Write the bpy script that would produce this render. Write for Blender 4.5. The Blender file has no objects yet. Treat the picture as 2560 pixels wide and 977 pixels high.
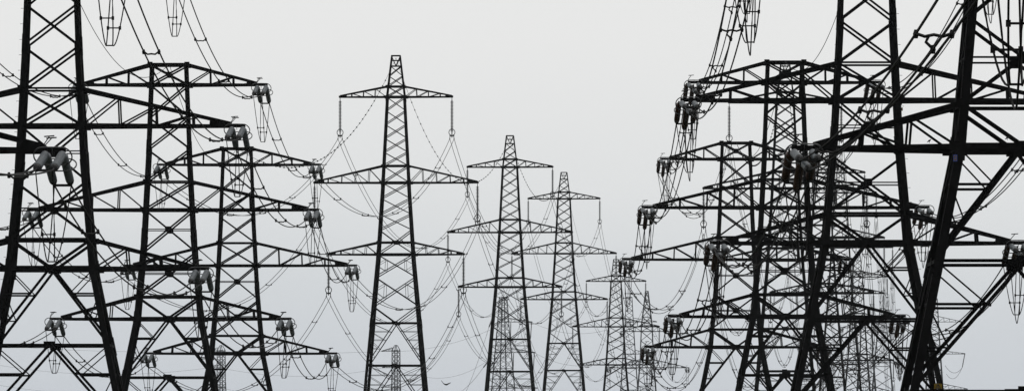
import bpy, math, random
from mathutils import Vector, Matrix
random.seed(7)
F = 21333.0          # focal length in photo pixels (300 mm lens on a 36 mm sensor, 2560 px wide)
CX, HY, EYE = 1280.0, 1227.0, 6.0
col = bpy.context.scene.collection
sc = bpy.context.scene
def P(x, y, pm):     # survey helper: photo bearing + scale (px per metre) -> position in metres
    return Vector(((x-CX)/pm, F/pm, EYE+(HY-y)/pm))
def proj(p):
    return (CX+F*p.x/p.y, HY-F*(p.z-EYE)/p.y) if p.y > 1 else (-9999, -9999)
def seen(pts, m=4):
    for p in pts:
        x, y = proj(p)
        if -m < x < 2560+m and -m < y < 977+m: return True
    return False

# ------------------------------------------------------------------ materials
def mat(name, rgb, rough=0.6, spec=0.3, metal=0.0, var=0.35, scale=3.0, bump=0.0, rust=None):
    m = bpy.data.materials.new(name); m.use_nodes = True
    nt = m.node_tree; b = nt.nodes['Principled BSDF']
    tc = nt.nodes.new('ShaderNodeTexCoord'); n = nt.nodes.new('ShaderNodeTexNoise')
    n.inputs['Scale'].default_value = scale; n.inputs['Detail'].default_value = 5
    nt.links.new(tc.outputs['Object'], n.inputs['Vector'])
    r = nt.nodes.new('ShaderNodeValToRGB')
    r.color_ramp.elements[0].position = .3; r.color_ramp.elements[1].position = .7
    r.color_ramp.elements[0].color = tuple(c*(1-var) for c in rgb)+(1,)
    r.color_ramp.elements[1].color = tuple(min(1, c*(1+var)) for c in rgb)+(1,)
    if rust:
        e = r.color_ramp.elements.new(.78); e.color = tuple(rust)+(1,)
    nt.links.new(n.outputs['Fac'], r.inputs['Fac']); nt.links.new(r.outputs['Color'], b.inputs['Base Color'])
    b.inputs['Roughness'].default_value = rough; b.inputs['Metallic'].default_value = metal
    b.inputs['Specular IOR Level'].default_value = spec
    if bump:
        bp = nt.nodes.new('ShaderNodeBump'); bp.inputs['Strength'].default_value = bump
        nt.links.new(n.outputs['Fac'], bp.inputs['Height']); nt.links.new(bp.outputs['Normal'], b.inputs['Normal'])
    return m
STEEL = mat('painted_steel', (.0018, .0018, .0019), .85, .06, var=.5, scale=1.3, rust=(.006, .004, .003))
FARST = mat('haze_tinted_steel', (.06, .064, .07), .85, .15, var=.4, scale=1.0)  # distant pylons: greying by haze put into a lighter steel colour
GLASS = mat('grey_porcelain', (.095, .108, .118), .36, .4, var=.14, scale=2.0)
BROWN = mat('shaded_brown_porcelain', (.032, .012, .006), .32, .3, var=.35, scale=2.0)  # right row back strings: brown, with the shade of their undersides in the colour
FIT = mat('fitting_metal', (.004, .004, .004), .6, .15, var=.4, scale=6)
RING = mat('ring_metal', (.035, .036, .038), .4, .4, var=.3, scale=6)
CABLE = mat('cable_metal', (.003, .003, .003), .75, .08, var=.3, scale=2)
YEL = mat('yellow_enamel', (.13, .085, .01), .8, .05, var=.35, scale=9)
BLUE = mat('blue_enamel', (.03, .07, .30), .5, .3, var=.1, scale=9)
BLK = mat('black_enamel', (.01, .01, .01), .5, .3, var=.1, scale=9)
FEATH = mat('dark_feathers', (.008, .008, .008), .8, .1, var=.4, scale=14)

# ------------------------------------------------------------------ mesh collector
class MB:
    def __init__(s): s.v = []; s.f = []
    def box8(s, c):
        n = len(s.v); s.v += [tuple(x) for x in c]
        s.f += [tuple(n+i for i in q[::-1]) for q in ((0,1,2,3),(7,6,5,4),(0,4,5,1),(1,5,6,2),(2,6,7,3),(3,7,4,0))]
    def beam(s, a, b, u, w, h):
        """bar a->b, u = in-section direction; w along u, h across"""
        a = Vector(a); b = Vector(b); d = (b-a)
        if d.length < 1e-5: return
        d.normalize(); u = Vector(u); u = u-d*u.dot(d)
        if u.length < 1e-4: u = Vector((0,0,1)) if abs(d.z) < .9 else Vector((1,0,0)); u = u-d*u.dot(d)
        u.normalize(); v = d.cross(u)
        U = u*w/2; V = v*h/2
        s.box8([a-U-V, a+U-V, a+U+V, a-U+V, b-U-V, b+U-V, b+U+V, b-U+V])
    def angle(s, a, b, n, w, t=None):
        """angle iron: one flange in the face plane (normal n), the other standing inwards"""
        t = t or max(.012, w*.14)
        a = Vector(a); b = Vector(b); n = Vector(n).normalized(); d = b-a
        if d.length < 1e-4: return
        d.normalize(); s1 = n.cross(d)
        if s1.length < 1e-4: return
        s1.normalize()
        s.beam(a, b, s1, w, t)
        o = s1*(w/2-t/2)-n*(w*.25)
        s.beam(a+o, b+o, n, w*.5-t, t)
    def tube(s, pts, r, k=5, r2=None):
        pts = [Vector(p) for p in pts]; n = len(pts); base = len(s.v)
        for i, p in enumerate(pts):
            d = (pts[min(i+1, n-1)]-pts[max(i-1, 0)]).normalized()
            u = Vector((0,0,1)) if abs(d.z) < .8 else Vector((1,0,0))
            u = (u-d*u.dot(d)).normalized(); v = d.cross(u)
            rr = r if r2 is None else r+(r2-r)*i/(n-1)
            for j in range(k):
                a = 2*math.pi*j/k; s.v.append(tuple(p+(u*math.cos(a)+v*math.sin(a))*rr))
        for i in range(n-1):
            for j in range(k):
                a = base+i*k+j; b = base+i*k+(j+1) % k
                s.f.append((a, b, b+k, a+k))
        s.f.append(tuple(base+j for j in range(k))[::-1]); s.f.append(tuple(base+(n-1)*k+j for j in range(k)))
    def loop(s, pts, r, k=6):
        pts = [Vector(p) for p in pts]; n = len(pts); base = len(s.v)
        c = sum(pts, Vector())/n; nn = (pts[0]-c).cross(pts[n//4]-c).normalized()
        for i, p in enumerate(pts):
            d = (pts[(i+1) % n]-pts[i-1]).normalized(); v = d.cross(nn)
            for j in range(k):
                a = 2*math.pi*j/k; s.v.append(tuple(p+(nn*math.cos(a)+v*math.sin(a))*r))
        for i in range(n):
            for j in range(k):
                s.f.append((base+i*k+j, base+i*k+(j+1) % k, base+((i+1) % n)*k+(j+1) % k, base+((i+1) % n)*k+j))
    def lathe(s, a, b, prof, k=12):
        """prof: list of (t 0..1 along a->b, radius)"""
        a = Vector(a); b = Vector(b); d = (b-a).normalized()
        u = Vector((1,0,0)) if abs(d.x) < .8 else Vector((0,0,1)); u = (u-d*u.dot(d)).normalized(); v = d.cross(u)
        base = len(s.v)
        for t, r in prof:
            c = a+(b-a)*t
            for j in range(k):
                q = 2*math.pi*j/k; s.v.append(tuple(c+(u*math.cos(q)+v*math.sin(q))*r))
        for i in range(len(prof)-1):
            for j in range(k):
                p = base+i*k+j; q = base+i*k+(j+1) % k; s.f.append((p, q, q+k, p+k))
        s.f.append(tuple(base+j for j in range(k))[::-1]); s.f.append(tuple(base+(len(prof)-1)*k+j for j in range(k)))
    def plate(s, c, n, u, w, h, t=.02):
        c = Vector(c); n = Vector(n).normalized(); u = Vector(u).normalized(); v = n.cross(u)
        s.beam(c-v*h/2, c+v*h/2, u, w, t)
    def build(s, name, m, parent=None, smooth=False):
        me = bpy.data.meshes.new(name); me.from_pydata(s.v, [], s.f); me.materials.append(m)
        if smooth: me.shade_smooth()
        me.update(); o = bpy.data.objects.new(name, me); col.objects.link(o)
        if parent is not None: o.parent = parent
        return o
def tag(o, label=None, cat=None, group=None, kind=None):
    if label: o['label'] = label
    if cat: o['category'] = cat
    if group: o['group'] = group
    if kind: o['kind'] = kind
    return o
def empty(name, loc, rz=0):
    o = bpy.data.objects.new(name, None); col.objects.link(o); o.location = loc; o.rotation_euler = (0,0,rz); o.empty_display_size = 1
    return o
def interp(prof, y):
    if y <= prof[0][0]: return prof[0][1]
    for (y0, h0), (y1, h1) in zip(prof, prof[1:]):
        if y <= y1: return h0+(h1-h0)*(y-y0)/(y1-y0)
    (y0, h0), (y1, h1) = prof[-2:]
    return h1+(h1-h0)/(y1-y0)*(y-y1)

# ------------------------------------------------------------------ lattice body
NRM = [(0,-1,0), (1,0,0), (0,1,0), (-1,0,0)]
def face_pt(fi, u, hw, z, dr=1.0):
    """point on face fi, u in -1..1 across the face"""
    hd = hw*dr
    return [Vector((u*hw, -hd, z)), Vector((hw, u*hd, z)), Vector((-u*hw, hd, z)), Vector((-hw, -u*hd, z))][fi]
def lattice_face(mb, fi, HW, panels, hors, k, near=True, dr=1.0):
    """HW(z)->half width (m); panels (ztop,zbot,kind,width,sub); hors (z,width)"""
    n = NRM[fi]
    def Q(u, z): return face_pt(fi, u, HW(z), z, dr)
    def bar(a, b, w):
        if near: mb.angle(a, b, n, w*k)
        else: mb.beam(a, b, Vector(n).cross(b-a), w*k, w*k*.5)
    for z0, z1, kind, w, sub in panels:
        tw = w*.55
        if kind == 'X':
            bar(Q(-1,z0), Q(1,z1), w); bar(Q(1,z0), Q(-1,z1), w)
            h0, h1 = HW(z0), HW(z1); zc = z0+(z1-z0)*h0/(h0+h1)
            if sub >= 1:
                mb.plate(Q(0,zc)+Vector(n)*.012, n, (0,0,1), .34*k*sub, .38*k*sub, .02)
            if sub > 1:
                bar(Q(-1,zc), Q(1,zc), tw); 
            if sub == .5:
                for sg in (-1, 1):
                    za = z0+(zc-z0)*.5; zb = z1+(zc-z1)*.5
                    bar(Q(sg*.5,za), Q(sg*.5,zb), tw*.8); bar(Q(sg*.5,za), Q(sg,zc), tw*.8); bar(Q(sg*.5,zb), Q(sg,zc), tw*.8)
        elif kind == 'V':
            bar(Q(-1,z0), Q(0,z1), w); bar(Q(1,z0), Q(0,z1), w)
            mb.plate(Q(0,z1)+Vector(n)*.014, n, (0,0,1), .42*k, .75*k, .02)
        elif kind == 'A':
            bar(Q(0,z0), Q(-1,z1), w); bar(Q(0,z0), Q(1,z1), w)
            mb.plate(Q(0,z0)+Vector(n)*.016, n, (0,0,1), .40*k, .65*k, .02)
            m = int(sub)
            for sg in (-1, 1):
                prev = Q(sg, z0)
                for i in range(1, m+1):
                    t = i/(m+1); z = z0+(z1-z0)*t
                    a = Q(sg, z); b = Q(0,z0).lerp(Q(sg,z1), t)
                    bar(a, b, tw*.85*(1.5 if i == 1 and m == 2 else 1)); bar(prev, b, tw*.8)
                    prev = a
    for z, w in hors: bar(Q(-1,z), Q(1,z), w)
def legs(root, HW, zs, widths, near, dr=1.0, bolts=False, m=STEEL, lab=None):
    for sx in (-1, 1):
        for sy in (-1, 1):
            mb = MB()
            for (za, zb), w in zip(zip(zs, zs[1:]), widths):
                a = Vector((sx*HW(za), sy*HW(za)*dr, za)); b = Vector((sx*HW(zb), sy*HW(zb)*dr, zb))
                if near:
                    mb.beam(a+Vector((-sx*w/2+.0, 0, 0)), b+Vector((-sx*w/2, 0, 0)), (1,0,0), w, .045)
                    mb.beam(a+Vector((0, -sy*w/2, 0)), b+Vector((0, -sy*w/2, 0)), (0,1,0), w, .045)
                    # splice plates where sections of the leg meet
                    d = (b-a).normalized(); mb.beam(b-d*.55+Vector((-sx*w*.42, sy*.02, 0)), b+d*.55+Vector((-sx*w*.42, sy*.02, 0)), (1,0,0), w*1.18, .05)
                else:
                    mb.beam(a, b, (1,0,0), w, w)
                if bolts and near and sy == -1:
                    L = (b-a).length; nb = int(L/.42)
                    for i in range(nb):
                        p = a.lerp(b, (i+.5)/nb); q = Vector((sx*(.18), 0, 0)) if i % 2 else Vector((0, -.18, .0))
                        mb.beam(p, p+q, (0,0,1), .022, .022)
            zb = zs[-1]
            if zb < .01: mb.beam((sx*HW(zb), sy*HW(zb)*dr, -.3), (sx*HW(zb), sy*HW(zb)*dr, .35), (1,0,0), .9, .9)
            mb.build('leg', m, root)
def arm(root, sx, HW, zb, zt, L, near, nweb, cw, ww, dr=1.0, tip=.0, tipw=.16, m=STEEL, tipdrop=0):
    """tapering cross arm; L = distance of the tip from the tower centre"""
    mb = MB(); hb, ht = HW(zb), HW(zt)
    zt_tip = zb+.16
    def Bp(t, sy): return Vector((sx*(hb+(L-hb)*t), sy*(hb*dr*(1-t)+tipw*t), zb))
    def Tp(t, sy): return Vector((sx*(ht+(L-ht)*t), sy*(ht*dr*(1-t)+tipw*t), zt+(zt_tip-zt)*t))
    def bar(a, b, n, w):
        if near: mb.angle(a, b, n, w)
        else: mb.beam(a, b, Vector(n).cross(b-a), w, w*.6)
    for sy in (-1, 1):
        n = (0, sy, 0)
        bar(Bp(0,sy), Bp(1,sy), n, cw); bar(Tp(0,sy), Tp(1,sy), n, cw*.95)
        ts = [i/(nweb+1) for i in range(nweb+2)]
        ts = [1-(1-t)**1.0 for t in ts]
        for i in range(1, nweb+1):
            bar(Bp(ts[i],sy), Tp(ts[i],sy), n, ww*(1 if i < nweb else 1.6))
        for i in range(nweb):
            bar(Bp(ts[i],sy), Tp(ts[i+1],sy), n, ww)
    for i in range(nweb+1):       # plan bracing, bottom and top planes
        s = 1 if i % 2 else -1
        bar(Bp(ts[i],s), Bp(ts[i+1],-s), (0,0,1), ww*.8)
        if i: bar(Bp(ts[i],-1), Bp(ts[i],1), (0,0,1), ww*.8)
        bar(Tp(ts[i],-s), Tp(ts[i+1],s), (0,0,1), ww*.7)
    # plates at the root and the tip
    for sy in (-1, 1):
        mb.plate(Bp(0,sy)+Vector((sx*.1, sy*.03, 0)), (0,1,0), (0,0,1), cw*1.7, cw*2.2, .02)
        mb.plate(Tp(0,sy)+Vector((0, sy*.03, 0)), (0,1,0), (0,0,1), cw*1.7, cw*1.9, .02)
        mb.beam((Bp(.86,sy)+Tp(.86,sy))/2+Vector((0, sy*.03, 0)), (Bp(1,sy)+Tp(1,sy))/2+Vector((0, sy*.03, .02)), (0,0,1), .30, .03)
    if tip:
        for sy in (-1, 1): mb.beam((sx*(L-.9), sy*.16, zb+.03), (sx*(L+tip), sy*.16, zb+.03), (0,0,1), .2, .09)
        mb.beam((sx*(L+tip-.05), -.3, zb+.03), (sx*(L+tip-.05), .3, zb+.03), (0,0,1), .16, .12)
        mb.beam((sx*(L+.1), -.3, zb+.03), (sx*(L+.1), .3, zb+.03), (0,0,1), .16, .12)
    else: mb.beam((sx*(L-.2), 0, zb+.05), (sx*(L+.15), 0, zb+.05), (0,0,1), .26, .5)
    mb.build('crossarm', m, root)

# ------------------------------------------------------------------ tension pylon (flat-topped), survey in units of 1/33 m
TPROF = [(163,46),(213,47),(370,54),(455,57),(525,60),(742,79),(797,84),(943,113),(1106,146),(1425,211)]
ALL = {}
def tension_pylon(key, cx, ylow, s, La, Ra, label, peak=0, near=True, bolts=False, group='flat topped tension pylons in two rows', yaw=0.0):
    pm = 33.0*s
    base = P(cx, ylow, pm); zlow = base.z; base.z = 0
    root = empty('pylon', base, yaw); tag(root, label, 'pylon', group)
    Z = lambda y: zlow+(797-y)/33.0
    HW = lambda z: interp(TPROF, 797-(z-zlow)*33.0)/33.0
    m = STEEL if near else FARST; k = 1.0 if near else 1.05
    lev = [943, 1109, 1275]
    bot = 797+zlow*33.0
    lev = [l for l in lev if l < bot-60]+[bot]
    pan = [(163,213,'X',.13,1), (213,294,'X',.125,0), (294,374,'X',.125,0), (374,455,'X',.13,0), (455,525,'X',.13,0),
           (525,632,'X',.13,1.3), (632,742,'X',.14,1.3), (742,797,'V',.17,0)]
    pr = 797
    for l in lev: pan.append((pr, l, 'A', .15, 2)); pr = l
    pans = [(Z(a), Z(b), kd, w, sb) for a, b, kd, w, sb in pan]
    for fi in range(4):
        mb = MB()
        fr = fi in (0, 2)
        hors = [(Z(163), .19), (Z(213), .2), (Z(455), .12), (Z(525), .2), (Z(742), .15), (Z(797), .27 if fr else .16)]+[(Z(l), .13) for l in lev[:-1]]
        lattice_face(mb, fi, HW, pans, hors, k, near)
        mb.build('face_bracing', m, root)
    zs = [Z(163), Z(370), Z(590), Z(797), Z(943), 0.0]
    if not near: zs = [Z(163), Z(455), Z(797), 0.0]
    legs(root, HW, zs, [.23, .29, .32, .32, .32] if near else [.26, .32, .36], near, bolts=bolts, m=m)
    att = {}
    mb = MB()
    for sx in (-1, 1):   # cap plates on the four corners of the flat top
        for sy in (-1, 1): mb.beam((sx*1.42-.17, sy*1.42, Z(163)+.08), (sx*1.42+.17, sy*1.42, Z(163)+.08), (0,0,1), .16, .24)
    mb.beam((-1.4, 0, Z(163)), (1.4, 0, Z(163)), (0,0,1), .14, .14)
    mb.build('top_frame', m, root)
    for nm, yb, yt, i, nw in (('upper',213,163,0,2), ('middle',525,455,1,3), ('lower',797,742,2,2)):
        for sx, LL in ((-1, La), (1, Ra)):
            arm(root, sx, HW, Z(yb), Z(yt), LL[i], near, nw, .205 if near else .19, .095 if near else .09, tip=.85, m=m)
            att[(sx, nm)] = Vector((base.x+sx*(LL[i]+.42), base.y, Z(yb)-.05))
    if peak:
        mb = MB(); zt = Z(163)
        for sx in (-1, 1):
            for sy in (-1, 1): mb.beam((sx*1.38, sy*1.38, zt), (sx*.32, sy*.32, zt+peak), (1,0,0), .3, .3)
        for i in range(4):
            a = zt+peak*i/4; b = zt+peak*(i+1)/4; ha = 1.38-1.06*i/4; hb = 1.38-1.06*(i+1)/4
            for sy in (-1, 1):
                mb.beam((-ha, sy*ha, a), (hb, sy*hb, b), (0,0,1), .17, .1); mb.beam((ha, sy*ha, a), (-hb, sy*hb, b), (0,0,1), .17, .1)
                mb.beam((-hb, sy*hb, b), (hb, sy*hb, b), (0,0,1), .17, .1)
        mb.build('peak', m, root)
    att['earth'] = Vector((base.x, base.y, Z(163)+peak+.1))
    ALL[key] = dict(kind='T', att=att, pm=pm, near=near, root=root, zlow=zlow, base=base)
    return root

# ------------------------------------------------------------------ suspension pylon (slender, with an earth-wire peak), survey in 1/20 m
SPROF = [(140,11.5),(166,13.5),(217,21.5),(243,23.5),(415,32),(457,34.5),(606,43),(636,46),(765,57.5),(807,61.5),(913,71),(977,76.5),(1500,124)]
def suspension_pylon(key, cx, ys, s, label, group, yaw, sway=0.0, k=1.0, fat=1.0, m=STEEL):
    """ys = heights of the three cross arms in the survey (upper, middle, lower)"""
    pm = 20.0*s
    base = P(cx, ys[2], pm); zlow = base.z; base.z = 0
    root = empty('pylon', base, yaw); tag(root, label, 'pylon', group)
    Z = lambda y: zlow+(636-y)/20.0
    HW = lambda z: interp(SPROF, 636-(z-zlow)*20.0)/20.0
    pan = [(166,191,'X',.10,0), (191,217,'X',.10,0), (217,243,'X',.12,0)]
    n = 5; pan += [(243+172*i/n, 243+172*(i+1)/n, 'X', .105, 0) for i in range(n)]
    pan += [(415,457,'X',.12,0)]
    n = 3; pan += [(457+118*i/n, 457+118*(i+1)/n, 'X', .11, 0) for i in range(n)]
    pan += [(575,606,'V',.12,0), (606,636,'A',.12,0), (636,693,'X',.12,.5), (693,765,'X',.12,.5), (765,807,'V',.12,0)]
    bot = 636+zlow*20.0; lev = [913]; st = 120
    while lev[-1]+st*1.5 < bot: lev.append(lev[-1]+st); st *= 1.15
    lev.append(bot); pr = 807
    for l in lev: pan.append((pr, l, 'A', .12, 4)); pr = l
    pans = [(Z(a), Z(b), kd, w*fat, sb) for a, b, kd, w, sb in pan]
    near = s > .9
    for fi in range(4):
        mb = MB(); fr = fi in (0, 2)
        hors = [(Z(166), .12*fat), (Z(140), .14*fat), (Z(217), .22*fat), (Z(243), .26*fat), (Z(415), .22*fat), (Z(457), .27*fat), (Z(606), .20*fat), (Z(636), .27*fat), (Z(807), .17*fat)]
        hors += [(Z(l), .2*fat) for l in lev[:-1]]+[(Z(152), .09)]
        lattice_face(mb, fi, HW, pans, hors, k, near)
        n3 = Vector(NRM[fi])
        for sg in (-1, 1): mb.angle(face_pt(fi, sg, HW(Z(140)), Z(140)), face_pt(fi, 0, HW(Z(166)), Z(166)), n3, .08)
        mb.build('face_bracing', m, root)
    legs(root, HW, [Z(140), Z(243), Z(457), Z(636), Z(807), 0.0], [.15*fat, .24*fat, .28*fat, .31*fat, .34*fat], near, m=m)
    att = {}
    ca, sa = math.cos(yaw), math.sin(yaw)
    for nm, yb, yt, L, nw in (('upper',243,217,7.0,3), ('middle',457,415,10.2,4), ('lower',636,606,8.45,3)):
        for sx in (-1, 1):
            arm(root, sx, HW, Z(yb), Z(yt), L, near, nw, .19*fat, .08*fat, m=m)
            att[(sx, nm)] = Vector((base.x+sx*L*ca, base.y+sx*L*sa, Z(yb)-.08))
    att['earth'] = Vector((base.x, base.y, Z(145)))
    ALL[key] = dict(kind='S', att=att, pm=pm, near=near, root=root, zlow=zlow, base=base, yaw=yaw)
    return root

TN = dict(T0='cut-off left edge pylon', T1='large left pylon', T2='second left pylon', T3='third left pylon',
          S1='tall central pylon', S2='second central pylon', S3='third central pylon', S4='fourth central pylon',
          RA='unseen nearest right pylon', R0='right edge pylon', R1='large right pylon', R2='second right pylon', R3='third right pylon',
          B1='first slender right pylon', B2='second slender right pylon', B3='third slender right pylon', B4='fourth slender right pylon',
          H='hazy central tension pylon', C='hazy right tension pylon')
# left row
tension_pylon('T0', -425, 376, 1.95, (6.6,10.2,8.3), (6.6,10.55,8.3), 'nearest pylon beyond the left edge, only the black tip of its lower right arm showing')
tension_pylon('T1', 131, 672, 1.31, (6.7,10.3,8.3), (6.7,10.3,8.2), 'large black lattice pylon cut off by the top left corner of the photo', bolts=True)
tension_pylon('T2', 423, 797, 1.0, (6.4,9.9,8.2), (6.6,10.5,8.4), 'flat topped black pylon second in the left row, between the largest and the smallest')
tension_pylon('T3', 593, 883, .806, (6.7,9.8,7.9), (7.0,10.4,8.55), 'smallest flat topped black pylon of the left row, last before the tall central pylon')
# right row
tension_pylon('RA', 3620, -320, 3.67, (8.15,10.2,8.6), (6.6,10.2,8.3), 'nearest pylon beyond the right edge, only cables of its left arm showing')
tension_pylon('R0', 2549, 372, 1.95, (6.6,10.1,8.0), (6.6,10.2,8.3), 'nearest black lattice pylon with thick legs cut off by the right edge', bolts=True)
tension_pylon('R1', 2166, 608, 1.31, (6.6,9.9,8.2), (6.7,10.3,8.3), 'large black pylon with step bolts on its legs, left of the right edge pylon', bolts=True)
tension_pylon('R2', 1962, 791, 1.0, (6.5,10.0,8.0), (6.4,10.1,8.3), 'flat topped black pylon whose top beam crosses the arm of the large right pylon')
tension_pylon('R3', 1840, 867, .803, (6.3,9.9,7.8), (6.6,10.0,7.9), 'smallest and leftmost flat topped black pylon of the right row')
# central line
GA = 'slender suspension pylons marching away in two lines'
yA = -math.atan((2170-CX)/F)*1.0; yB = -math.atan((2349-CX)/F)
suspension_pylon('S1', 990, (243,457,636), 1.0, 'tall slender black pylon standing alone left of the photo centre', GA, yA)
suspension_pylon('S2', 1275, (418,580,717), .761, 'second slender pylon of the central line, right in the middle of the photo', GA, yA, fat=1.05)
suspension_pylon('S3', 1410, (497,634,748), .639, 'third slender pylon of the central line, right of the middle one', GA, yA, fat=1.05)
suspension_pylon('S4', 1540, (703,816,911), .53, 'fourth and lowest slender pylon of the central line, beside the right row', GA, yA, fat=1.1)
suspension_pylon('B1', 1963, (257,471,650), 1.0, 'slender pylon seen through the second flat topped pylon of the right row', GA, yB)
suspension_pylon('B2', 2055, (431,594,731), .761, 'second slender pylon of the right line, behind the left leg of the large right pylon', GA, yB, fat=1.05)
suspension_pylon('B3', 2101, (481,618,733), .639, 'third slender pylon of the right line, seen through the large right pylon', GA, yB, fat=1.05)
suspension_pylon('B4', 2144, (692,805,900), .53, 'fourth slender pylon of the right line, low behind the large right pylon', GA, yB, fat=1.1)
# hazy pylons far behind
GF = 'hazy pylons far behind the two rows'
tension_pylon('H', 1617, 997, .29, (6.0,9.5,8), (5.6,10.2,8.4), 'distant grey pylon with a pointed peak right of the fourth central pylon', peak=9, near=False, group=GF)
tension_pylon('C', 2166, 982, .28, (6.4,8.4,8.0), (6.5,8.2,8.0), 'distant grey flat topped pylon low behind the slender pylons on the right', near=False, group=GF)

# slim pylons with arms on one side only
def sided_pylon(cx, ytop, pm, side, arms, prof, label, peak=False, rot=0.0, dw=1.0):
    base = P(cx, ytop, pm); ztop = base.z; base.z = 0
    root = empty('pylon', base, rot); tag(root, label, 'pylon', GF)
    HW = lambda z: interp(prof, (ztop-z)*pm)/pm
    zs = [ztop]; z = ztop
    while z > .5:
        z -= max(1.3, HW(z)*1.35)
        zs.append(max(z, 0))
    pans = [(a, b, 'X', .10*dw, 0) for a, b in zip(zs, zs[1:])]
    for fi in range(4):
        mb = MB(); lattice_face(mb, fi, HW, pans, [(zz, .12*dw) for zz in zs[::3]]+[(ztop-d/pm, .2*dw) for d, *_ in arms], 1.0, False)
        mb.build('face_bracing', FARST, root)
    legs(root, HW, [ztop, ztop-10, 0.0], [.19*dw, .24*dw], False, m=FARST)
    if peak:
        mb = MB(); h = HW(ztop)
        for sx in (-1, 1):
            for sy in (-1, 1): mb.beam((sx*h, sy*h, ztop), (sx*h*.3-side*h*.0, sy*h*.4, ztop+1.4), (0,0,1), .2, .14)
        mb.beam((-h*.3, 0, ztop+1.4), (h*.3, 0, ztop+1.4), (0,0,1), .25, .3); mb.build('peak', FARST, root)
    tips = []
    for d, L, dep in arms:
        zb = ztop-d/pm
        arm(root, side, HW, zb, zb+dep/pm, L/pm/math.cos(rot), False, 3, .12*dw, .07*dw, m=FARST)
        tips.append(Vector((base.x+side*L/pm, base.y+side*L/pm*math.tan(rot), zb)))
    return root, tips
PL = [(0,7),(62,10),(140,15),(235,21),(480,38)]
fr_, ftips = sided_pylon(1258, 742, 8.75, 1, [(62,71,10),(138,78,11),(227,84,11)], PL, 'distant grey pylon with arms on its right, seen through the second central pylon', rot=.5)
gr_, gtips = sided_pylon(1573, 742, 8.75, 1, [(62,68,10),(142,50,10),(232,50,10)], PL, 'distant grey square topped pylon behind the fourth central pylon')
dr_, dtips = sided_pylon(2336, 746, 8.75, 1, [(58,67,14),(138,76,9),(226,82,14)], PL, 'distant grey pylon with arms on its right, behind the legs at the far right')
PE = [(0,7.2),(60,7.6),(120,8.3),(400,18)]
er_, etips = sided_pylon(990, 874, 8.4, -1, [(3,35,9),(44,33,8),(93,36,8)], PE, 'distant grey column pylon seen between the legs of the tall central pylon', peak=True, rot=-.5)
e2_, e2tips = sided_pylon(553, 874, 8.0, -1, [(3,30,9),(44,30,8),(93,32,8)], PE, 'distant grey column pylon seen beside the leg of the second left pylon', peak=True, rot=-.5)
kr_, ktips = sided_pylon(2206, 770, 9.4, -1, [(60,60,10),(130,70,10)], [(0,6),(62,12),(140,20),(235,28),(480,50)], 'distant grey pylon low down among the slender pylons on the right', dw=.9)

# ------------------------------------------------------------------ insulators
def shed_profile(n, r0, r1):
    pr = [(0, r0*.7), (.03, r0)]
    for i in range(n):
        a = .04+.9*i/n; b = .9/n
        pr += [(a, r0), (a+b*.3, r1), (a+b*.55, r1*.96), (a+b*.6, r0)]
    return pr+[(.96, r0), (1, r0*.7)]
SIDE = {-1: 'left', 1: 'right'}
susp_mesh = {}
def suspension_set(key, sx, lvl):
    T = ALL[key]; top = T['att'][(sx, lvl)]
    e = empty('suspension_insulator', top, T.get('yaw', 0))
    tag(e, f'ribbed insulator string hanging from {lvl} {SIDE[sx]} arm of {TN[key]}', 'insulator', 'insulator strings hanging from the slender pylons')
    if not susp_mesh:
        mb = MB(); mb.lathe((0,0,-.25), (0,0,-4.55), shed_profile(22, .065, .20), 10)
        a = mb.build('insulator_string', FIT2, e, True)
        mb = MB()
        mb.beam((0,0,.08), (0,0,-.3), (1,0,0), .08, .08); mb.beam((0,0,-4.5), (0,0,-4.75), (1,0,0), .1, .1)
        mb.beam((-.3,0,-4.75), (.3,0,-4.75), (0,0,1), .14, .05); mb.beam((0,0,-4.3), (0,0,-5.0), (1,0,0), .12, .06)
        for s in (-1, 1):
            mb.beam((s*.22,0,-4.75), (s*.27,0,-5.1), (1,0,0), .08, .08); mb.beam((s*.27,-.3,-5.14), (s*.27,.3,-5.14), (0,0,1), .12, .1)
        b = mb.build('suspension_clamp', FIT, e)
        mb = MB()
        pts = [(.38*math.cos(q), .0, -4.33+.40*math.sin(q)) for q in [2*math.pi*i/20 for i in range(20)]]
        mb.loop(pts, .05, 6)
        mb.beam((-.38,0,-4.5), (0,0,-4.75), (0,0,1), .04, .04); mb.beam((.38,0,-4.5), (0,0,-4.75), (0,0,1), .04, .04)
        c = mb.build('grading_ring', FIT, e, True)
        susp_mesh['p'] = [a, b, c]
    else:
        for o in susp_mesh['p']:
            q = o.copy(); col.objects.link(q); q.parent = e
    return top+Vector((0,0,-5.15))
FIT2 = mat('dark_glass', (.035, .037, .04), .4, .4, var=.2, scale=4)

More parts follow.
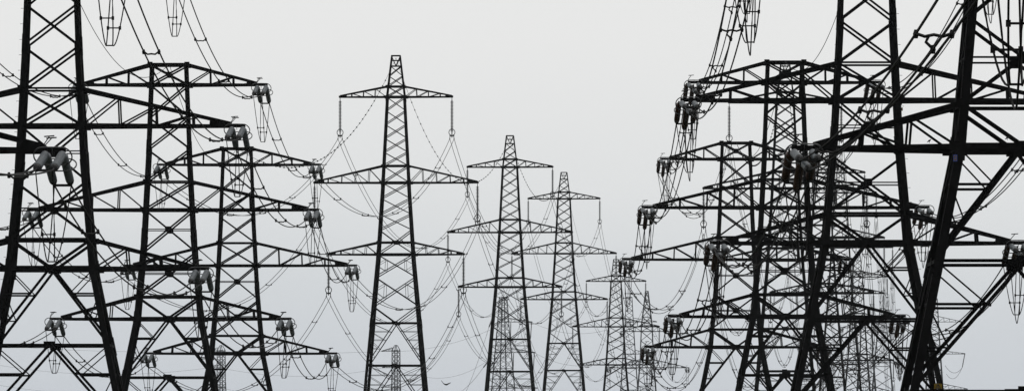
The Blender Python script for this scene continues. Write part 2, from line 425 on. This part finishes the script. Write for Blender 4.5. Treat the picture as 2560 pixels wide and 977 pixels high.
def tension_set(key, sx, lvl, lean, triple):
    """strings towards the camera side span (front) and the far side span (back); returns front/back clamp points"""
    T = ALL[key]; c = T['att'][(sx, lvl)]; near = T['near']
    Ls = 2.7 if not triple else 2.6
    xo = [-.33, .33] if not triple else [-.36, .36, 0]
    e = empty('tension_insulator', c)
    tag(e, f'cluster of stubby insulators at the {lvl} {SIDE[sx]} arm tip of {TN[key]}', 'insulator', 'clusters of stubby insulators on the flat topped pylons')
    R0, R1 = (.11, .175) if not triple else (.12, .17)
    ends = {}
    for dy, sl, tgt in ((-1, .24 if not triple else .13, 'front'), (1, .36, 'back')):
        pts = []
        for i, x in enumerate(xo if not (triple and dy > 0) else [-.52, .42, -.08]):
            zz = 0 if i < 2 else -.38
            a = Vector((x, dy*.38, -.12+zz)); d = Vector((lean[0 if dy < 0 else 1], dy, -sl)).normalized()
            b = a+d*Ls
            mb = MB(); mb.lathe(a, b, shed_profile(14, R0, R1), 12)
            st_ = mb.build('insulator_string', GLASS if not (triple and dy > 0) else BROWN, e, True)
            p2 = b+d*.45; pts.append(p2)
            f = MB(); f.tube([b-d*.06, p2], .055, 5); f.build('clamp', FIT, st_); f = MB(); f.tube([(x, dy*.12, zz*.3), a], .05, 5); f.build('link', FIT, st_); f = MB(); f.lathe(b-d*.10, b+d*.22, [(0,R1*.95),(.6,R1*.8),(1,.07)], 12)
            if i == 0:
                y_ = MB(); y_.beam(p2, pts[0]+Vector((xo[1]-x, 0, 0)), (0,0,1), .10, .06); y_.build('yoke', FIT, e)
                # arcing horn
                if triple and dy > 0: f.build('end_fitting', FIT, st_); continue
                h = MB(); q = Vector((x-.05, dy*.3, .05)); h.tube([q, q+Vector((.02, dy*.15, .25)), q+Vector((.22, dy*.5, .5))], .022, 5); h.tube([q+Vector((.02, dy*.5, .5)), q+Vector((.42, dy*.5, .53))], .028, 5)
                h.build('arcing_horn', FIT, e)
            f.build('end_fitting', FIT, st_)
        ends[tgt] = [c+p for p in pts]
        # racetrack grading ring round the strings
        d = Vector((lean[0 if dy < 0 else 1], dy, -sl)).normalized(); o = Vector((0, dy*.38, -.12))+d*(.35 if dy < 0 else 1.0)
        up = (Vector((0,0,1))-d*d.z).normalized()*.40; si = Vector((1,0,0))
        rp = []
        for i in range(28):
            q = 2*math.pi*i/28; cx_ = math.cos(q); rp.append(o+si*((.34 if cx_ > 0 else -.34)*(1 if abs(cx_) > .05 else 0)+cx_*.40)+up*math.sin(q)*(1 if dy < 0 else .9)+d*(.25*math.sin(q)))
        mb = MB(); mb.loop(rp, .03, 6); mb.beam(rp[7], o, (0,1,0), .03, .03); mb.build('grading_ring', RING, e, True)
    return ends

def jumper(key, sx, lvl, ends, depth, n, near):
    fr, bk = ends['front'], ends['back']
    if not seen([fr[0]-Vector((0,0,t)) for t in (0, depth*.5, depth)]): return
    mid0 = (fr[0]+fr[1])/2; e = empty('jumper_loop', mid0); wires = []
    tag(e, f'hanging cable loop under the {lvl} {SIDE[sx]} arm tip of {TN[key]}', 'cable loop', 'cable loops hanging under the insulator clusters')
    depth *= random.uniform(.93, 1.06); skew = random.uniform(-.12, .12)
    for i in range(n):
        a = fr[i]-mid0; b = bk[i]-mid0; mb = MB(); pts = []
        xm = [(-.13), .13, .0][i]; cxm = ((a+b)/2).x*0+(((fr[0]+fr[1])/2+(bk[0]+bk[1])/2)/2-mid0).x
        N = 22
        for j in range(N+1):
            t = j/N; w = abs(2*t-1)
            y = a.y+(b.y-a.y)*(t if True else 0)
            x0 = a.x+(b.x-a.x)*t
            x = x0*(w**1.1)+(cxm+xm+skew)*(1-w**1.1)
            z = a.z+(b.z-a.z)*t-depth*(1-w**2.1)-(.12 if i == 2 else 0)*(1-w)
            pts.append(Vector((x, y, z)))
        mb.tube(pts, .026, 5); mb.build('cable', CABLE, e); wires.append(pts)
    for j in (5, 11, 17):
        mb = MB(); p, q = wires[0][j], wires[1][j]
        mb.beam(p, q, (0,0,1), .05, .05)
        for w in ((p, q) if j != 11 else ()): mb.beam(w+Vector((0,0,.07)), w-Vector((0,0,.07)), (1,0,0), .10, .09)
        mb.build('spacer', FIT, e)

def spacer(mb, ps, r, style):
    a, b = ps[0], ps[1]; m = (a+b)/2+Vector((0,0,-.13))
    for w in ps: mb.lathe(w+Vector((0,0,.1)), w-Vector((0,0,.12)), [(0,.04),(.5,.075),(1,.05)], 6)
    if style == 2:
        q1 = a.lerp(b, .25)-Vector((0,0,.12)); q2 = a.lerp(b, .75)-Vector((0,0,.12))
        mb.tube([a, q1, m+Vector((0,0,.03)), q2, b], .042, 5)
    else:
        c = ps[2]; u = (b-a).normalized()
        q = m+Vector((0,0,.1))
        mb.tube([a, a.lerp(q,.5)-Vector((0,0,.06)), q, b.lerp(q,.5)-Vector((0,0,.06)), b], .045, 5); mb.tube([q-u*.12, q-u*.2-Vector((0,0,.18)), c], .045, 5)
def bundle(A, B, sag, label, group, rad, n, nsp, sep=.45, seg=30):
    """A, B lists of end points (same length as n) -> one power line with its wires and spacers"""
    curves = []
    for i in range(n):
        pts = []
        for j in range(seg+1):
            t = j/seg; p = A[i].lerp(B[i], t); p.z -= 4*sag*t*(1-t); pts.append(p)
        curves.append(pts)
    if not seen(curves[0], 8): return None
    o0 = curves[0][0]; e = empty('power_line', o0); tag(e, label, 'power line', group)
    for pts in curves:
        mb = MB(); mb.tube([p-o0 for p in pts], rad, 5); mb.build('cable', CABLE, e)
    for k in range(nsp):
        t = (k+.5+random.uniform(-.12, .12))/nsp; t = t*.96+.02
        ps = []
        for i in range(n):
            p = A[i].lerp(B[i], t); p.z -= 4*sag*t*(1-t); ps.append(p-o0)
        if not seen([ps[0]+o0]): continue
        mb = MB(); spacer(mb, ps, rad, n); mb.build('spacer', FIT, e)
    return e
def pair(c, n, sep=.45, yaw=0):
    u = Vector((math.cos(yaw), math.sin(yaw), 0))
    r = [c-u*sep/2, c+u*sep/2]
    if n == 3: r.append(c-Vector((0,0,.4)))
    return r

LV = ('upper', 'middle', 'lower')
G1 = 'power lines strung between the pylons'
def run_line(keys, n, triple, front_extra, sags, lean):
    front = {}; back = {}
    for key in keys:
        T = ALL[key]
        for sx in (-1, 1):
            for lvl in LV:
                if T['kind'] == 'T':
                    c = T['att'][(sx, lvl)]
                    vis = seen([c, c-Vector((0,0,1.5)), c-Vector((0,0,3)), c-Vector((0,0,4.4))], 45)
                    if vis:
                        ends = tension_set(key, sx, lvl, lean, triple)
                        jumper(key, sx, lvl, ends, 3.2 if not triple else 3.4, n, T['near'])
                    else:
                        ends = {'front': [c+Vector((x, -4.0, -1.2)) for x in (-.33, .33, 0)], 'back': [c+Vector((x, 4.0, -1.2)) for x in (-.33, .33, 0)]}
                    front[(key,sx,lvl)] = ends['front']; back[(key,sx,lvl)] = ends['back']
                else:
                    p = suspension_set(key, sx, lvl); pr = pair(p, n, .54, T['yaw'])
                    front[(key,sx,lvl)] = pr; back[(key,sx,lvl)] = pr
    w = {2: 'twin', 3: 'triple'}[n]
    for a, b, sag in zip(keys, keys[1:], sags):
        span = (ALL[b]['base']-ALL[a]['base']).length
        for sx in (-1, 1):
            for lvl in LV:
                A = back[(a,sx,lvl)]; B = front[(b,sx,lvl)]
                far = ALL[b]['pm'] < 21
                bundle(A, B, sag*random.uniform(.94, 1.06), f'{w} cables from {lvl} {SIDE[sx]} arm of {TN[a]} to {TN[b]}', G1, .036 if not far else .033, n, max(3, int(span/48)))
        # earth wire
        ea, eb = ALL[a]['att']['earth'], ALL[b]['att']['earth']
        N = 40; es = 3.8 if ALL[b]['kind'] == 'T' else sag*1.02; pts = []
        for j in range(N+1):
            t = j/N; p = ea.lerp(eb, t); p.z -= 4*es*t*(1-t); pts.append(p)
        if seen(pts, 0):
            e = empty('earth_wire', ea); tag(e, f'thin wire from the top of {TN[a]} to {TN[b]}', 'earth wire', 'thin wires joining the tops of the pylons')
            mb = MB(); mb.tube([p-ea for p in pts], .022, 5); mb.build('wire', CABLE, e)
            if ALL[b]['kind'] == 'S' and ALL[b]['pm'] > 12:      # bird markers: small beads clipped on the wire
                nb = 46; proto = None
                for k in range(5, nb-3):
                    t = k/nb; p = ea.lerp(eb, t); p.z -= 4*es*t*(1-t)
                    if not seen([p]): continue
                    if proto is None:
                        mb = MB(); mb.lathe((0,0,.085), (0,0,-.085), [(0,.03),(.3,.085),(.7,.085),(1,.03)], 6); o = proto = mb.build('marker_bead', FIT, e)
                    else: o = proto.copy(); col.objects.link(o); o.parent = e
                    o.location = p-ea
    # spans coming towards the camera from the nearest pylon
    k0 = keys[0]
    for sx in (-1, 1):
        for lvl in LV:
            A = front[(k0,sx,lvl)]; B = [p+Vector((0,-150,.0)) for p in A]
            bundle(A, B, sags[0], f'{w} cables from {lvl} {SIDE[sx]} arm of {TN[k0]} running towards the camera', G1, .036, n, 4)
run_line(['T0','T1','T2','T3','S1','S2','S3','S4','H'], 2, False, True, [2.0, 2.1, 2.2, 6.3, 11.0, 7.5, 11.3, 5], (-.07, .05))
run_line(['RA','R0','R1','R2','R3','B1','B2','B3','B4','C'], 3, True, True, [.8, 2.0, 2.1, 2.2, 6.3, 11.0, 7.5, 11.3, 6], (.05, -.03))

# ------------------------------------------------------------------ fittings of the distant pylons
def rod(a, b, label, group='insulator rods on the distant pylons', r=.16):
    mb = MB(); mb.lathe(Vector((0,0,0)), b-a, shed_profile(16, r*.55, r), 8); o = mb.build('insulator_rod', FIT2, None, True); o.location = a
    tag(o, label, 'insulator', group)
def far_cable(pts, r, label, group='thin cables of the distant pylons'):
    a = pts[0]; mb = MB(); mb.tube([p-a for p in pts], r, 5); o = mb.build('cable', CABLE); o.location = a; tag(o, label, 'cable', group)
def sagpts(a, b, sag, N=24):
    out = []
    for j in range(N+1):
        t = j/N; p = a.lerp(b, t); p.z -= 4*sag*t*(1-t); out.append(p)
    return out
LN = ['upper', 'middle', 'lower']
for tips, wh in ((ftips, 'distant pylon behind the second central pylon'), (dtips, 'distant pylon behind the far right legs')):
    for i, t in enumerate(tips):
        if i == 2: continue
        bt = t+Vector((-.3, 0, -4.8)) if wh.startswith('distant pylon behind the second') else t+Vector((-.8, -1, -3.9))
        rod(t, bt, f'thin rod at tip of {LN[i]} arm, {wh}')
        if wh.startswith('distant pylon behind the far'):
            far_cable(sagpts(bt, bt+Vector((-5.0, -2, 0.6)), 1.8), .05, f'slack cable loop below the {LN[i]} arm of {wh}')
            far_cable(sagpts(bt+Vector((0,0,.1)), bt+Vector((-4.8, -6, -1.9)), 2.2), .05, f'longer slack cable loop below the {LN[i]} arm of {wh}')
pmx = 8.75
for i, (x, y0, x2, y2) in enumerate(((1277, 805, 1276, 862), (1284, 881, 1283, 925))):
    rod(P(x, y0, pmx), P(x2, y2, pmx), f'insulator rod under the inner end of the {LN[i]} arm of distant middle pylon')
rod(P(1235, 784, 8.6), P(1222, 818, 8.6), 'slanting insulator rod on the upper slack cable left of the second central pylon', r=.24)
rod(P(1226, 895, 8.6), P(1208, 918, 8.6), 'slanting insulator rod on the lower slack cable left of the second central pylon', r=.24)
far_cable(sagpts(P(1222, 818, 8.6), P(1162, 985, 8.9), 1.0), .045, 'upper slack cable dropping left of the second central pylon')
far_cable(sagpts(P(1208, 918, 8.6), P(1142, 985, 8.9), .8), .045, 'lower slack cable dropping left of the second central pylon')
far_cable(sagpts(P(1252, 745, 8.75), P(1235, 784, 8.6), .1), .045, 'short cable from the distant middle pylon to the upper slanting rod')
far_cable(sagpts(P(1246, 880, 8.75), P(1226, 895, 8.6), .1), .045, 'short cable from the distant middle pylon to the lower slanting rod')
for i in (0, 1, 2):
    far_cable(sagpts(e2tips[i]+Vector((3.5, 0, 0)), etips[i], [.6, 2.6, 3.2][i], 30), .03, f'faint {LN[i]} cable between the two distant column pylons')
    far_cable(sagpts(P(-40, [860, 905, 955][i], 7.4), e2tips[i], [1.0, 3, 3][i], 30), .03, f'faint {LN[i]} cable running off to the left edge behind the left row')
    far_cable(sagpts(etips[i]+Vector((5.3, 0, 0)), P(1246, [815, 880, 960][i], 8.75), [1.5, 5, 4][i], 30), .03, f'faint {LN[i]} cable from the distant column to the distant middle pylon')
far_cable(sagpts(ftips[0], P(1565, 806, 8.75), 3.2, 30), .03, 'faint upper cable between the distant middle pylon and the square topped one')
far_cable(sagpts(ftips[1], P(1562, 884, 8.75), 3.6, 30), .03, 'faint lower cable between the distant middle pylon and the square topped one')

# ------------------------------------------------------------------ plates and signs
def plate(x, y, pm, dy, w, h, label, kind):
    p = P(x, y, pm); p.y += dy
    e = empty('warning_sign' if kind != 'num' else 'number_plate', p); tag(e, label, 'sign' if kind != 'num' else 'plate', None if kind != 'num' else 'small yellow plates bolted to the legs')
    mb = MB(); mb.beam((0,0,-h/2), (0,0,h/2), (1,0,0), w, .012); mb.build('panel', YEL if kind != 'blue' else BLUE, e)
    mb = MB()
    if kind == 'blue':
        mb.beam((0,-.010,-h*.36), (0,-.010,h*.36), (1,0,0), w*.72, .010); mb.build('inner_panel', YEL, e); mb = MB()
        mb.beam((0,-.02,-h*.2), (0,-.02,h*.2), (1,0,0), w*.22, .006); mb.beam((-w*.2,-.02,0), (w*.2,-.02,0), (0,0,1), h*.16, .006); mb.build('mark', BLUE, e)
    elif kind == 'warn':
        a = Vector((0,-.012,h*.4)); b = Vector((-w*.3,-.012,-h*.38)); c = Vector((w*.3,-.012,-h*.38))
        for u, v in ((a,b),(b,c),(c,a)): mb.beam(u, v, (0,1,0), .008, .035)
        mb.tube([(w*.05,-.014,h*.22), (-w*.04,-.014,0), (w*.05,-.014,-.02), (-w*.02,-.014,-h*.3)], .018, 5)
        mb.build('mark', BLK, e)
    else:
        for i in range(3): mb.beam((-w*.25+w*.25*i, -.009, -h*.28), (-w*.25+w*.25*i, -.009, h*.28), (1,0,0), w*.09, .005)
        mb.build('mark', BLK, e)
plate(2379, 402, 64.35, -2.75, .15, .25, 'small blue edged yellow plate on the thick left leg of the right edge pylon', 'blue')
plate(2334, 967, 43.2, -5.2, .46, .30, 'yellow electric hazard sign near the foot of the large right pylon', 'warn')
for x, y, pm, dy, lb in ((203, 254, 43.2, -1.95, 'upper yellow plate on the right leg of the large left pylon'), (235, 628, 43.2, -2.7, 'lower yellow plate on the right leg of the large left pylon'),
                     (2093, 272, 43.2, -1.95, 'yellow plate on the left leg of the large right pylon'), (2251, 277, 43.2, -1.95, 'upper yellow plate on the right leg of the large right pylon'),
                     (2280, 628, 43.2, -2.9, 'lower yellow plate on the right leg of the large right pylon')):
    plate(x, y, pm, dy, .1, .19, lb, 'num')

# ------------------------------------------------------------------ birds
def bird_flying(x, y, pm, span, label):
    p = P(x, y, pm); mb = MB(); s = span/2
    mb.lathe((-s*.28,-.02,.03), (s*.5,.05,-.05), [(0,.01),(.15,s*.08),(.4,s*.15),(.75,s*.09),(1,s*.02)], 8)
    for sg in (-1, 1):
        st = [(0,0,.02), (sg*s*.34, .02, s*.10), (sg*s*.62, .03, s*.30), (sg*s, .03, s*.62)]; ch = [s*.55, s*.58, s*.45, s*.06]
        n = len(mb.v)
        for (a, b, c), w in zip(st, ch):
            mb.v += [(a, b-w/2, c+.06), (a, b+w/2, c+.04), (a, b+w/2, c-.04), (a, b-w/2, c-.06)]
        for i in range(3):
            for j in range(4): mb.f.append((n+i*4+j, n+i*4+(j+1) % 4, n+i*4+4+(j+1) % 4, n+i*4+4+j))
        mb.f.append((n, n+1, n+2, n+3)); mb.f.append((n+12, n+13, n+14, n+15))
    o = mb.build('bird', FEATH); o.location = p; o.rotation_euler = (math.radians(18), math.radians(12), math.radians(15)); tag(o, label, 'bird')
bird_flying(1113, 960, 14.5, 1.7, 'small dark bird flying low right of the tall central pylon')
def bird_perched(x, y, pm, dy, h, label):
    p = P(x, y, pm); p.y += dy; mb = MB()
    mb.lathe((-h*.55,0,-h*.25), (h*.35,0,h*.35), [(0,.008),(.3,h*.10),(.6,h*.24),(.85,h*.18),(1,h*.05)], 8)
    mb.lathe((h*.18,0,h*.28), (h*.5,0,h*.48), [(0,h*.1),(.35,h*.15),(.65,h*.12),(.78,h*.04),(1,.004)], 8)
    for s in (-1, 1): mb.beam((h*.05,s*.03,-h*.1), (h*.05,s*.03,-h*.45), (1,0,0), .012, .012)
    o = mb.build('bird', FEATH); o.location = p; tag(o, label, 'bird')
bird_perched(2321, 355, 64.35, -.6, .16, 'small bird perched on the lower left arm of the right edge pylon')
bird_perched(2508, 353, 64.35, -2.6, .16, 'small bird perched on the beam between the legs of the right edge pylon')

# ------------------------------------------------------------------ ground
def gz(x, y):
    return -.35+.3*math.sin(x*.004+1)*math.cos(y*.0031)
N = 60; R = 11000.0; mb = MB()
for j in range(N+1):
    for i in range(N+1):
        a = (i/N*2-1); b = (j/N*2-1); X = math.copysign(abs(a)**2.2, a)*R; Y = math.copysign(abs(b)**2.2, b)*R+500
        mb.v.append((X, Y, gz(X, Y)))
for j in range(N):
    for i in range(N): mb.f.append((j*(N+1)+i, j*(N+1)+i+1, (j+1)*(N+1)+i+1, (j+1)*(N+1)+i))
GR = mat('grass_field', (.030, .035, .018), .95, .1, var=.35, scale=.02, bump=.1)
tag(mb.build('ground', GR), kind='structure')

# ------------------------------------------------------------------ air
mb = MB(); hx, y0, y1, z0, z1 = 11600, -11100, 12100, -2.0, 76.0
mb.box8([(-hx,y0,z0), (hx,y0,z0), (hx,y1,z0), (-hx,y1,z0), (-hx,y0,z1), (hx,y0,z1), (hx,y1,z1), (-hx,y1,z1)])
hm = bpy.data.materials.new('haze_air'); hm.use_nodes = True; nt = hm.node_tree; nt.nodes.clear()
out = nt.nodes.new('ShaderNodeOutputMaterial'); pv = nt.nodes.new('ShaderNodeVolumePrincipled')
pv.inputs['Color'].default_value = (.90, .95, 1, 1); pv.inputs['Density'].default_value = 1.9e-5; pv.inputs['Anisotropy'].default_value = .0
nt.links.new(pv.outputs['Volume'], out.inputs['Volume'])
tag(mb.build('haze', hm), kind='stuff')

# ------------------------------------------------------------------ sky and sun (overcast)
w = bpy.data.worlds.new('World'); sc.world = w; w.use_nodes = True; nt = w.node_tree
bg = nt.nodes['Background']; bg.inputs['Strength'].default_value = .1
sky = nt.nodes.new('ShaderNodeTexSky'); sky.sky_type = 'NISHITA'; sky.sun_disc = False
SE, SR = math.radians(52), math.radians(20)
sky.sun_elevation = SE; sky.sun_rotation = SR; sky.dust_density = 4
hs = nt.nodes.new('ShaderNodeHueSaturation'); hs.inputs['Saturation'].default_value = .15; nt.links.new(sky.outputs[0], hs.inputs['Color'])
tc = nt.nodes.new('ShaderNodeTexCoord'); sp = nt.nodes.new('ShaderNodeSeparateXYZ'); nt.links.new(tc.outputs['Generated'], sp.inputs[0])
nz = nt.nodes.new('ShaderNodeTexNoise'); nz.inputs['Scale'].default_value = 14; nz.inputs['Detail'].default_value = 4
mp = nt.nodes.new('ShaderNodeMapping'); mp.inputs['Scale'].default_value = (1,1,3.2); nt.links.new(tc.outputs['Generated'], mp.inputs[0]); nt.links.new(mp.outputs[0], nz.inputs['Vector'])
ma = nt.nodes.new('ShaderNodeMath'); ma.operation = 'MULTIPLY_ADD'; ma.inputs[1].default_value = .012; ma.inputs[2].default_value = -.006
nt.links.new(nz.outputs['Fac'], ma.inputs[0])
ad = nt.nodes.new('ShaderNodeMath'); ad.operation = 'ADD'; nt.links.new(sp.outputs['Z'], ad.inputs[0]); nt.links.new(ma.outputs[0], ad.inputs[1])
mr = nt.nodes.new('ShaderNodeMath'); mr.operation = 'POWER'; mr.use_clamp = True; mr.inputs[1].default_value = .5; nt.links.new(ad.outputs[0], mr.inputs[0])
rp = nt.nodes.new('ShaderNodeValToRGB'); cr = rp.color_ramp
ST = [(0, (.575,.61,.66)), (.10, (.60,.635,.68)), (.155, (.67,.70,.725)), (.19, (.77,.785,.79)), (.232, (.825,.83,.825)), (.5, (.86,.865,.86)), (1, (.92,.92,.92))]
cr.elements[0].position = 0; cr.elements[0].color = ST[0][1]+(1,); cr.elements[1].position = 1; cr.elements[1].color = ST[-1][1]+(1,)
for p, c in ST[1:-1]:
    e = cr.elements.new(p); e.color = c+(1,)
nt.links.new(mr.outputs[0], rp.inputs['Fac'])
vm = nt.nodes.new('ShaderNodeVectorMath'); vm.operation = 'SCALE'; vm.inputs['Scale'].default_value = 10.0; nt.links.new(rp.outputs[0], vm.inputs[0])
mx = nt.nodes.new('ShaderNodeMix'); mx.data_type = 'RGBA'; mx.inputs[0].default_value = .94
nt.links.new(hs.outputs[0], mx.inputs[6]); nt.links.new(vm.outputs[0], mx.inputs[7]); nt.links.new(mx.outputs[2], bg.inputs['Color'])
sl = bpy.data.lights.new('sun', 'SUN'); sl.energy = .6; sl.angle = math.radians(25); sl.color = (1, .97, .93)
so = bpy.data.objects.new('sun', sl); col.objects.link(so)
dirv = Vector((math.sin(SR)*math.cos(SE), math.cos(SR)*math.cos(SE), math.sin(SE)))
so.rotation_euler = dirv.to_track_quat('Z', 'Y').to_euler(); so.location = (0, 0, 60)

cam = bpy.data.cameras.new('camera'); co = bpy.data.objects.new('camera', cam); col.objects.link(co)
co.location = (0, 0, EYE); co.rotation_euler = (math.pi/2, 0, 0); cam.sensor_width = 36; cam.lens = 36*F/2560
cam.shift_y = (HY-488.5)/2560; cam.clip_start = .5; cam.clip_end = 60000
sc.camera = co
sc.view_settings.view_transform = 'Standard'; sc.view_settings.look = 'None'; sc.view_settings.exposure = 0; sc.view_settings.gamma = 1
sc.render.resolution_x = 1024; sc.render.resolution_y = 390
try: sc.cycles.volume_bounces = 1
except Exception: pass
